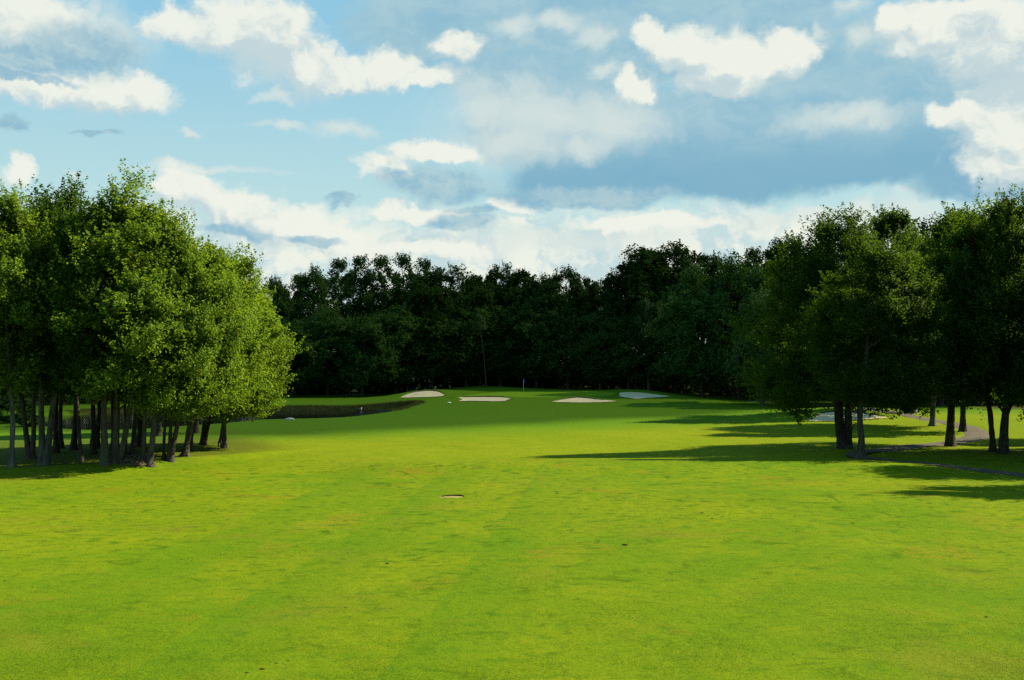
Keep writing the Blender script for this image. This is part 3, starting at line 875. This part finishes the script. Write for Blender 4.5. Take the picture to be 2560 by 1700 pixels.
for i, (px, tpy, hw, d, key, lab) in enumerate(WOOD):
    p = at_depth(px, 900, d); gz = float(H(p[0], p[1]))
    topz = z_at(tpy, d) - gz
    r = hw / F * d * (1.65 if key in ('f_round', 'f_oak') else 1.5)
    front = i >= 24
    cb = 1.2 if front else topz * 0.34
    if key == 'f_airy': cb = topz * 0.42
    if key == 'f_pale' and hw < 40: cb = topz * 0.40
    tree('wood_tree', (p[0], p[1], gz), key, (random.uniform(-.6, .6), 0), r, topz - cb, cb, 0.16 + 0.006 * topz * (2 if hw > 60 else 1.2), lab,
         'tree', 'trees of the wood around the green', None, M_BARKP if key in ('f_pale',) else M_BARKD, 9, 600 + i, cry=r * 0.95, trunk_sides=8, flare=1.4)

# bare slender trunks that show against the dark wood
POLES = [(1216, 972, 1206, 860, 203, 3.2, 'slender pale trunk rising behind the back mound of the green'),
         (1662, 978, 1628, 812, 199, 5, 'thin leaning pale trunk below the slim young tree'),
         (1838, 978, 1826, 850, 186, 11, 'thick grey bare trunk at the edge of the right wood'),
         (1594, 974, 1578, 880, 201, 4, 'thin bare sapling stem left of the leaning pale trunk'),
         (1630, 972, 1616, 890, 202, 4, 'thin bare sapling stem between the two leaning pale stems'),
         (1690, 880, 1705, 838, 198, 3, 'short slanting bare stem leaning away from the others')]
for i, (bx, by, tx, ty, d, w, lab) in enumerate(POLES):
    p = at_depth(bx, 900, d); b = np.array([p[0], p[1], float(H(p[0], p[1]))])
    q = at_depth(tx, ty, d)
    dirv = (q - b); top = b + dirv * 1.5
    root = empty('sapling', b); tag(root, lab, 'sapling', 'bare stems at the edge of the wood')
    T = Tubes(); rg = np.random.default_rng(50 + i)
    path = curve_path(np.array([0, 0, -.3]), top - b, 9, (0.15, 0, 0), rg, 0.05)
    rad = np.linspace(w / F * d / 2, 0.03, 9)
    T.add(path, rad, 8)
    for k in range(5):
        a = path[5 + k % 4]; e = a + np.array([rg.normal(0, .8), rg.normal(0, .5), rg.uniform(.5, 1.4)])
        T.add(curve_path(a, e, 4, (0, 0, .1), rg), np.linspace(0.03, 0.01, 4), 5)
    link('trunk', T.mesh('trunk', M_BARK), root)
    co = link('crown', CROWNS['f_pale'][0], root, (float(path[-1][0]), float(path[-1][1]), float(path[-1][2]) - 2.2))
    co.scale = (0.28, 0.28, 0.28); co.rotation_euler = (0, 0, i * 1.3)


def foliage_mass(name, label, n_boughs, sample, rb, leaf, mat, seed, ns=12, nl=12):
    rng = np.random.default_rng(seed)
    C = np.array([sample(rng) for _ in range(n_boughs)])
    RB = rb * rng.uniform(.6, 1.4, n_boughs)
    d = rng.normal(size=(n_boughs, ns, 3)) + np.array([0, -.25, .5]); d /= np.linalg.norm(d, axis=2)[..., None]
    t = rng.uniform(.3, 1.1, (n_boughs, ns, nl))
    P = C[:, None, None, :] + d[:, :, None, :] * (RB[:, None, None] * t)[..., None] + rng.normal(size=(n_boughs, ns, nl, 3)) * (RB * .22)[:, None, None, None]
    o = link(name, leaves_mesh(name, P.reshape(-1, 3), leaf, mat, rng, 0.4))
    return tag(o, label, kind='stuff')


def wood_front(x):
    """depth of the wood's front line"""
    return np.interp(x, [-120, -60, -45, -10, 30, 45, 58, 75, 110], [150, 176, 205, 217, 212, 190, 176, 178, 190])


def s_back(rng):
    x = rng.uniform(-120, 110); y = wood_front(x) + rng.uniform(6, 22)
    z = float(H0(x, y)) + rng.uniform(0, 1) ** 0.8 * (15.5 + 2.0 * math.sin(x * .21) + 1.6 * math.sin(x * .53 + 1) + (3 if x > 20 else 0))
    return (x, y, z)


def s_under(rng):
    x = rng.uniform(-115, 105); y = wood_front(x) + rng.uniform(-1.5, 4)
    return (x, y, float(H0(x, y)) + rng.uniform(0, 2.6))


foliage_mass('woodland', 'dense dark interior of the wood behind the green', 2300, s_back, 2.2, 0.62, M_OAK, 71)
foliage_mass('undergrowth', 'dark low scrub along the foot of the wood', 900, s_under, 1.0, 0.34, M_OAK, 72)


# bank grass of the pond
def blades(name, label, pts, h, w, mat, seed, lean=0.35):
    rng = np.random.default_rng(seed); n = len(pts)
    a = rng.uniform(0, 6.283, n); u = np.stack([np.cos(a), np.sin(a), np.zeros(n)], 1)
    hh = (h * rng.uniform(.5, 1.3, n))[:, None]
    tip = pts + np.concatenate([rng.normal(0, lean, (n, 2)) * hh, hh], 1)
    ww = (w * rng.uniform(.6, 1.4, n))[:, None]
    V = np.stack([pts - u * ww, pts + u * ww, tip], 1).reshape(-1, 3)
    o = link(name, mesh_np(name, V, np.arange(3 * n).reshape(n, 3), mat, face_attr={'tint': rng.uniform(0, 1, n)}))
    return tag(o, label, kind='stuff')


rg = np.random.default_rng(5)
seg = catmull(POND, 12)
far_bank = seg[(seg[:, 1] > 150)]
idx = rg.integers(0, len(far_bank), 16000)
bp = far_bank[idx] + rg.normal(0, 0.45, (len(idx), 2))
bz = H(bp[:, 0].copy(), bp[:, 1].copy())
k = bz > WATER_Z - 0.15
blades('bank_grass', 'long brown grass hanging over the far pond bank', np.stack([bp[k, 0], bp[k, 1], bz[k] - .02], 1), 0.26, 0.03, M_REED, 6)

nb_ = 330000
rg = np.random.default_rng(15)
yy = 22.0 / np.sqrt(1 - rg.uniform(0, 1, nb_) * (1 - (22.0 / 62.0) ** 2))
xx = rg.uniform(-.52, .52, nb_) * yy
tw = sum(np.sin(xx * a + yy * b + c) for a, b, c in [(.9, .4, 0), (-.5, 1.3, 1), (1.7, -.8, 2), (.25, .3, 3), (3.1, 2.3, 4)]) / 5
kk = rg.uniform(0, 1, nb_) < np.clip(.50 + 1.0 * tw, .06, 1)
xx, yy = xx[kk], yy[kk]
blades('turf_blades', 'short uneven grass blades of the mown fairway', np.stack([xx, yy, H(xx, yy) - .004], 1), 0.024, 0.008, M_TURFB, 16, 1.1)

# ------------------------------------------------------------------ small things
def lump(name, loc, size, mat, label, cat, group=None, seed=0, flat=0.6):
    rng = np.random.default_rng(seed)
    nu, nv = 12, 7
    V = [(0, 0, size[2])]
    amp = rng.normal(0, .18, 40)
    for i in range(1, nv):
        ph = math.pi * 0.62 * i / (nv - 1)
        for j in range(nu):
            th = 2 * math.pi * j / nu
            q = 1 + amp[(i * 5 + j) % 40] + 0.15 * math.sin(2 * th + seed)
            V.append((size[0] * math.sin(ph) * math.cos(th) * q, size[1] * math.sin(ph) * math.sin(th) * q, size[2] * math.cos(ph) * (1 + amp[(i + 3 * j) % 40] * .5)))
    T = [(0, 1 + j, 1 + (j + 1) % nu) for j in range(nu)]
    Q = [(1 + (i - 1) * nu + j, 1 + i * nu + j, 1 + i * nu + (j + 1) % nu, 1 + (i - 1) * nu + (j + 1) % nu) for i in range(1, nv - 1) for j in range(nu)]
    o = link(name, mesh_np(name, V, [np.array(T), np.array(Q)], mat, True), None, loc)
    return tag(o, label, cat, group)


# flagstick
b = G(1308.6, 978)
fl = empty('flagstick', b); tag(fl, 'thin white flagstick with a dark blue flag standing in the green', 'flag')
T = Tubes(); T.add([(0, 0, -.1), (0, 0, .7), (0, 0, 1.4), (0, 0, 2.15)], [0.03, .028, .026, .022], 8)
link('pole', T.mesh('pole', M_POLE), fl)
gx, gz = np.meshgrid(np.linspace(0, 0.46, 9), np.linspace(0, .5, 7))
fv = np.stack([gx * 0.55 + .02, 0.06 * np.sin(gx * 14) * (gx / .46) - gx * .25, 2.12 - gz - gx * .45 * (1 - .3 * gz)], -1).reshape(-1, 3)
ii, jj = np.meshgrid(np.arange(6), np.arange(8), indexing='ij'); ii = ii.ravel(); jj = jj.ravel()
fq = np.stack([ii * 9 + jj, ii * 9 + jj + 1, (ii + 1) * 9 + jj + 1, (ii + 1) * 9 + jj], 1)
link('flag', mesh_np('flag', fv, fq, M_FLAG, True), fl)
v, q = tube([(0, 0, 0.004), (0, 0, 0.012)], [0.055, .055], 12)
link('cup_rim', mesh_np('cup_rim', v, q, M_WHITEP), fl)

# rocks, heap, stakes, pond marker
b = G(725, 1049.5); lump('rock', b - [0, 0, .05], (.55, .4, .3), M_ROCK, 'pale flat rock on the near bank of the pond', 'rock', None, 3)
b = G(383, 1068); lump('boulder', b - [0, 0, .1], (.85, .6, .75), M_ROCK, 'grey boulder seen between the grove trunks by the pond', 'boulder', None, 5)
b = G(333, 1156)
hp = empty('chip_heap', b); tag(hp, 'low heap of grey wood chips and dead leaves between two grove trunks', 'heap')
rg = np.random.default_rng(9)
mound = lump('mound', (0, 0, -.05), (1.0, .9, .42), M_LITTER, None, None, None, 4); mound.parent = hp
n = 1500
a = rg.uniform(0, 6.28, n); rr = np.sqrt(rg.uniform(0, 1, n))
pts = np.stack([1.15 * rr * np.cos(a), 1.0 * rr * np.sin(a), 0.40 * (1 - rr ** 2) + rg.uniform(0, .08, n)], 1)
chips = leaves_mesh('chips', pts, 0.10, M_LITTER, rg, .5); o = link('chips', chips, hp); o['kind'] = 'stuff'
b = G(549, 1117)
st = empty('stake_pair', b); tag(st, 'two short dark stakes in the grass beside the outermost grove tree', 'stakes')
for dx, ln in ((-.09, .42), (.10, .46)):
    v, q = tube([(dx - .04, 0, -.1), (dx, 0, ln * .5), (dx + .03, 0, ln)], [.06, .06, .05], 8)
    top = len(v) - 8
    link('stake', mesh_np('stake', v, [q, np.array([[top + k for k in range(8)]])], M_DARKP), st)
b = np.array([*at_depth(899, 900, 163)[:2], WATER_Z])
mk = empty('pond_float', b); tag(mk, 'small dark float with a white top near the far pond bank', 'float')
T = Tubes(); T.add([(0, 0, -.1), (0, 0, .08), (0, 0, .28), (0, 0, .38)], [.42, .45, .34, .05], 12)
link('body', T.mesh('body', M_DARKP), mk)
T = Tubes(); T.add([(.28, -.2, .2), (.30, -.2, .32), (.32, -.2, .48), (.33, -.2, .52)], [.06, .08, .07, .01], 10)
link('cap', T.mesh('cap', M_WHITEP), mk)
b = G(1123, 1007)
gm = lump('ground_marker', b, (.24, .16, .14), M_WHITEP, 'small white marker low in the grass between the beige mound bunker and the green', 'marker', None, 8)
b = G(1744, 1005)

# divots and clods on the fairway
b = G(1128, 1243)
dv = empty('bare_patch', b); tag(dv, 'long bare sandy divot with a dark soil edge in the middle of the fairway', 'divot')
ang = np.linspace(0, 2 * math.pi, 28, endpoint=False)
rg = np.random.default_rng(21)
px_ = np.stack([0.56 * np.cos(ang) * (1 + .1 * rg.normal(size=28)), 0.30 * np.sin(ang) * (1 + .14 * rg.normal(size=28))], 1)


def draped(poly, base, dz, hump=0.0):
    V = [(0, 0, float(H(base[0], base[1])) + dz + hump - base[2])]
    for s in (.45, .8, 1.0):
        for p in poly:
            V.append((p[0] * s, p[1] * s, float(H(base[0] + p[0] * s, base[1] + p[1] * s)) + (dz if s < 1 else 0.003) + hump * (1 - s) - base[2]))
    m = len(poly)
    T = [(0, 1 + j, 1 + (j + 1) % m) for j in range(m)]
    Q = [(1 + s * m + j, 1 + (s + 1) * m + j, 1 + (s + 1) * m + (j + 1) % m, 1 + s * m + (j + 1) % m) for s in range(2) for j in range(m)]
    return V, [np.array(T), np.array(Q)]


v, q = draped(px_, b, .03)
link('sand', mesh_np('sand', v, q, M_DSAND, True), dv)
edge = np.array([(-.50, .20), (-.2, .28), (.1, .30), (.42, .26), (.64, .14)])
T = Tubes(); T.add([(p[0], p[1], float(H(b[0] + p[0], b[1] + p[1])) - b[2] + .03) for p in edge], [.03, .06, .07, .08, .03], 8)
link('soil_edge', T.mesh('soil_edge', M_SOIL), dv)

CLODS = [(1392, 1234, .12), (1404, 1229, .06), (1755, 1281, .10), (1780, 1297, .10), (1563, 1363, .16), (968, 1409, .11), (462, 1343, .09), (2412, 1377, .07),
         (182, 1348, .07), (617, 1682, .07), (656, 1673, .09), (690, 1658, .06), (870, 1383, .07), (863, 1519, .06), (1983, 1636, .05), (2466, 1543, .09), (720, 1652, .06), (1253, 1460, .06), (12, 1452, .08), (830, 1547, .05), (923, 1551, .05), (1200, 1243, .05), (1082, 1241, .05), (1310, 1345, .05)]
for i, (px, py, s) in enumerate(CLODS):
    s *= 0.72
    b = G(px, py)
    lump('soil_clod', b - [0, 0, .01], (s, s * .8, s * .55), M_SOIL, 'small dark clod of soil lying on the mown fairway', 'clod', 'soil clods on the fairway', 30 + i)

# ------------------------------------------------------------------ shrubs at the far left lawn
for i, (px, d, hgt, r, lab) in enumerate([(30, 122, 3.2, 2.6, 'round bush behind the pale bent tree on the far lawn'), (75, 116, 1.4, 1.5, 'low bush at the end of the pond behind the forked tree')]):
    p = at_depth(px, 900, d); gz = float(H(p[0], p[1]))
    root = empty('bush', (p[0], p[1], gz)); tag(root, lab, 'bush')
    co = link('foliage', CROWNS['f_soft'][0], root, (0, 0, 0)); co.scale = (r / 6.5, r / 6.5, hgt / 17)
    T = Tubes(); rgb = np.random.default_rng(i)
    for k in range(5):
        T.add(curve_path(np.array([0, 0, -.1]), np.array([rgb.normal(0, r * .3), rgb.normal(0, r * .3), hgt * .7]), 5, (0, 0, .1), rgb), np.linspace(.05, .012, 5), 5)
    link('stems', T.mesh('stems', M_BARKD), root)

# ------------------------------------------------------------------ sun, unseen shade cloud
EL, BEH = R(38.5), R(15)
SUN = np.array([math.cos(EL) * math.cos(BEH), math.cos(EL) * math.sin(BEH), math.sin(EL)])
sd = bpy.data.lights.new('sun', 'SUN'); so = bpy.data.objects.new('sun', sd); COL.objects.link(so)
sd.energy = 4.2; sd.angle = R(0.5); sd.color = (1.0, 0.84, 0.52)
so.rotation_euler = Vector(SUN).to_track_quat('Z', 'Y').to_euler()
so.location = (60, 20, 60)

# unseen cloud up-sun of the wood, outlined so its shadow covers green and wood
SHADE = np.array([(-420, 122), (-120, 110), (-42, 102), (-23, 99), (-8, 107), (0.8, 114), (23, 131), (53, 148), (90, 170), (150, 215), (240, 300), (250, 420), (0, 470), (-420, 470)], float)
T_CLOUD = 1000.0


def build_cloud():
    poly = catmull(SHADE, 5)
    step = 8.0
    x0, y0 = poly.min(0); x1, y1 = poly.max(0)
    gx, gy = np.meshgrid(np.arange(x0 - step, x1 + step, step), np.arange(y0 - step, y1 + step, step))
    rng = np.random.default_rng(4)
    nz = sum(np.sin(gx * a + gy * b + c) for a, b, c in [(.05, .03, 0), (-.03, .06, 1), (.09, -.05, 2), (.13, .11, 3)]) / 4
    sd_ = poly_sd(poly, gx, gy) + 2.0 * nz
    th = 46 * smooth(sd_ / 90) * (0.75 + 0.35 * nz)
    keep = sd_ > 0
    idx = np.arange(gx.size).reshape(gx.shape)
    off = SUN * T_CLOUD
    top = np.stack([gx + off[0], gy + off[1], off[2] + 1.5 + th], -1).reshape(-1, 3)
    bot = np.stack([gx + off[0], gy + off[1], off[2] - 1.5 - 0.15 * th], -1).reshape(-1, 3)
    a = keep[:-1, :-1] & keep[1:, :-1] & keep[:-1, 1:] & keep[1:, 1:]
    Q = np.stack([idx[:-1, :-1][a], idx[:-1, 1:][a], idx[1:, 1:][a], idx[1:, :-1][a]], 1)
    n = gx.size
    from collections import Counter
    ed = Counter(); dirn = {}
    for f in Q:
        for k in range(4):
            e = (int(f[k]), int(f[(k + 1) % 4])); key = (min(e), max(e)); ed[key] += 1; dirn[key] = e
    side = np.array([(e[1], e[0], e[0] + n, e[1] + n) for key, e in dirn.items() if ed[key] == 1])
    allq = np.concatenate([Q, Q[:, ::-1] + n, side])
    used, inv = np.unique(allq.ravel(), return_inverse=True)
    V = np.concatenate([top, bot])[used]
    o = link('shade_cloud', mesh_np('shade_cloud', V, inv.reshape(allq.shape), cloud_material(), True))
    return tag(o, 'white cloud passing before the sun, out of view, shading the wood and the green', 'cloud')


build_cloud()

# ------------------------------------------------------------------ sky
world = bpy.data.worlds.new('World'); SC.world = world; world.use_nodes = True
wt = world.node_tree; wt.nodes.clear(); n = N(wt)
wout = n.node('ShaderNodeOutputWorld'); bg = n.node('ShaderNodeBackground')
wt.links.new(bg.outputs[0], wout.inputs[0])
SKYS = 0.10
bg.inputs['Strength'].default_value = SKYS
sky = n.node('ShaderNodeTexSky', sky_type='NISHITA'); sky.sun_disc = False
sky.sun_elevation = EL; sky.sun_rotation = math.atan2(SUN[0], SUN[1])
sky.air_density = 1.0; sky.dust_density = 1.6; sky.ozone_density = 1.0
KC = 1.0 / (SKYS * 2 ** EXPO)       # display value -> sky value


def disp(r, g, b, k=1.0):
    f = lambda c: ((c / 255 + 0.055) / 1.055) ** 2.4 if c > 10 else c / 255 / 12.92
    return c4(f(r) * KC * k, f(g) * KC * k, f(b) * KC * k)


direc = n.node('ShaderNodeTexCoord').outputs['Generated']
sx = n.node('ShaderNodeSeparateXYZ'); wt.links.new(direc, sx.inputs[0])
az = n.math('ARCTAN2', sx.outputs[0], sx.outputs[1])
el = n.math('ARCSINE', sx.outputs[2])
cb = n.node('ShaderNodeCombineXYZ'); n.put(cb.inputs[0], az); n.put(cb.inputs[1], el)
P0 = cb.outputs[0]
# billowy distortion of the cloud outlines
d1 = n.noise(P0, 9.0, 5, 0.6); d2 = n.noise(P0, 34.0, 5, 0.62)
dv1 = n.vmath('MULTIPLY', n.vmath('SUBTRACT', d1.outputs['Color'], (.5, .5, .5)), (.075, .05, 0))
dv2 = n.vmath('MULTIPLY', n.vmath('SUBTRACT', d2.outputs['Color'], (.5, .5, .5)), (.030, .024, 0))
P = n.vmath('ADD', P0, n.vmath('ADD', dv1, dv2))


def ang(vx, vy):
    """view-pixel (2361 px wide preview of the photograph) -> azimuth, elevation"""
    r = ray(vx * 1.08427, vy * 1.08427); r = r / np.linalg.norm(r)
    return math.atan2(r[0], r[1]), math.asin(r[2])


def blobs(lst, k=0.18, P=P):
    res = None
    for (vx, vy, rx, ry) in lst:
        a, e = ang(vx, vy)
        q = n.vmath('MULTIPLY', n.vmath('SUBTRACT', P, (a, e, 0)), (F / (rx * 1.08427), F / (ry * 1.08427), 0))
        v = n.math('SUBTRACT', 1.0, n.vmath('LENGTH', q))
        res = v if res is None else n.math('SMOOTH_MAX', res, v, k)
    return res


fb1 = n.noise(P, 16.0, 8, 0.6).outputs['Fac']
fb1o = n.noise(n.vmath('ADD', P, (0.010, 0.012, 0)), 16.0, 8, 0.6).outputs['Fac']
fb2 = n.noise(P, 48.0, 7, 0.64).outputs['Fac']
fb2o = n.noise(n.vmath('ADD', P, (0.0035, 0.0042, 0)), 48.0, 7, 0.64).outputs['Fac']
relief = n.math('ADD', n.math('MULTIPLY', n.math('SUBTRACT', fb1, fb1o), 1.3), n.math('MULTIPLY', n.math('SUBTRACT', fb2, fb2o), 0.55))
st_v = n.vmath('MULTIPLY', P, (1.0, 3.2, 1))
fb3 = n.noise(st_v, 12.0, 6, 0.6).outputs['Fac']


def edge(f, a1, a2, lo, hi, mx=1.0):
    v = n.math('ADD', f, n.math('ADD', n.math('MULTIPLY', n.math('SUBTRACT', fb1, .5), a1), n.math('MULTIPLY', n.math('SUBTRACT', fb2, .5), a2)))
    return n.ramp(v, lo, hi, 0, mx)


# clear sky: the physical sky, tinted to the photograph's cyan and paler toward the horizon
clear = n.mix(1.0, sky.outputs[0], c4(0.86, 1.04, 1.0), 'MULTIPLY')
clear = n.mix(0.97, clear, n.mix(n.ramp(el, 0.06, 0.34), disp(192, 224, 222), disp(140, 196, 222)))

# bright broken cloud near the horizon
hz = n.math('ADD', n.ramp(el, 0.185, 0.085), n.math('MULTIPLY', n.math('SUBTRACT', fb3, .5), 1.5))
c = n.mix(n.ramp(hz, 0.25, 0.85, 0, 0.95), clear, n.mix(n.ramp(n.math('ADD', fb1, relief), .30, .66), disp(196, 219, 222), disp(240, 243, 230)))

# grey-blue deck over the right half
deck = blobs([(1760, 372, 700, 100), (1420, 415, 320, 80), (2080, 330, 460, 100), (1560, 300, 560, 130), (1260, 300, 250, 95), (2020, 160, 560, 150), (1500, 60, 620, 150), (1060, 60, 300, 130), (1250, 190, 300, 100), (2320, 410, 240, 60)])
dm = edge(deck, .30, .10, 0.0, 0.42, 0.94)
dcol = n.mix(n.ramp(n.math('ADD', fb3, n.math('MULTIPLY', relief, .35)), .25, .80), disp(142, 188, 208), disp(176, 206, 214))
dcol = n.mix(n.ramp(el, 0.160, 0.225, 0.85, 0.0), dcol, disp(118, 172, 199))
c = n.mix(dm, c, dcol)

# soft pale patches
WS = [(1290, 45, 110, 34), (1360, 78, 65, 42), (1180, 60, 80, 44), (1250, 265, 330, 110), (1420, 280, 220, 80), (1120, 260, 150, 80), (1180, 330, 260, 70), (790, 300, 95, 36), (660, 290, 80, 16), (620, 226, 50, 16), (465, 320, 36, 16), (480, 398, 230, 14), (180, 392, 36, 10),
      (1330, 330, 120, 50), (1960, 275, 200, 40), (1960, 15, 80, 30), (2150, 60, 220, 90), (1985, 92, 60, 55), (1388, 158, 50, 26), (1870, 75, 24, 28), (250, 80, 140, 90), (1300, 560, 420, 40), (1900, 500, 420, 30)]
c = n.mix(edge(blobs(WS), .85, .55, -0.02, 0.95, 0.78), c, disp(220, 230, 225))

# white cumulus
WH = [(400, 45, 92, 50), (550, 52, 150, 85), (640, 95, 140, 125), (710, 150, 135, 90), (800, 165, 110, 52), (905, 148, 84, 50), (985, 182, 90, 28),
      (1055, 120, 66, 50), (1500, 75, 58, 52), (1580, 105, 92, 60), (1690, 135, 122, 72), (1800, 125, 92, 62), (1650, 180, 120, 46), (1470, 192, 72, 50),
      (60, 60, 170, 95), (230, 205, 200, 56), (90, 200, 200, 44), (330, 200, 72, 56),
      (2065, 65, 52, 70), (2110, 125, 80, 36), (2310, 100, 170, 120), (2330, 300, 150, 160), (2350, 380, 100, 70), (2190, 50, 150, 60), (2220, 270, 100, 38), (2160, 100, 80, 40),
      (870, 390, 80, 46), (1000, 352, 140, 34), (430, 445, 95, 56), (540, 490, 140, 56), (660, 525, 160, 52), (790, 550, 90, 34), (20, 395, 40, 44), (1180, 478, 80, 24), (950, 500, 160, 22), (1010, 580, 160, 34), (1500, 520, 220, 26)]
wf = blobs(WH)
wt_ = blobs(WH, 0.18, n.vmath('ADD', P, (0.006, 0.020, 0)))
lit_ = n.math('SUBTRACT', wf, wt_)                   # positive on the upper, sun-facing side
wm = n.math('MULTIPLY', edge(wf, .60, .80, 0.0, 0.44), n.ramp(n.math('ADD', lit_, n.math('MULTIPLY', wf, 0.8)), -0.55, 0.10, 0.62, 0.96))
wl = n.math('ADD', n.math('ADD', n.math('ADD', 0.47, n.math('MULTIPLY', lit_, 0.5)), relief), n.math('MULTIPLY', n.math('SUBTRACT', fb1, .5), 1.5))
wcol = n.mix(n.ramp(wl, .20, .75), disp(196, 215, 219), disp(240, 243, 232))
c = n.mix(wm, c, wcol)

# grey bellies in front of the white
GB = [(190, 105, 170, 66), (60, 130, 120, 40), (1000, 432, 190, 54), (900, 415, 80, 30), (1330, 455, 300, 34), (1090, 492, 80, 18), (220, 298, 75, 10), (15, 285, 36, 26), (720, 552, 90, 16), (1060, 520, 110, 26), (775, 470, 40, 18), (520, 540, 120, 16), (40, 175, 140, 14)]
gm_ = edge(blobs(GB), .45, .12, 0.0, 0.55, 0.85)
c = n.mix(gm_, c, n.mix(n.ramp(n.math('ADD', fb3, relief), .30, .7), disp(138, 184, 206), disp(176, 205, 212)))
wt.links.new(c, bg.inputs['Color'])

# ------------------------------------------------------------------ render settings
SC.view_settings.view_transform = 'Standard'; SC.view_settings.look = 'None'
SC.view_settings.exposure = EXPO; SC.view_settings.gamma = 1.0; SC.view_settings.use_curve_mapping = False
cy_ = SC.cycles
cy_.max_bounces = 6; cy_.diffuse_bounces = 3; cy_.glossy_bounces = 2; cy_.transmission_bounces = 3; cy_.transparent_max_bounces = 4
cy_.use_denoising = False
cy_.sample_clamp_indirect = 6.0
cy_.use_adaptive_sampling = False
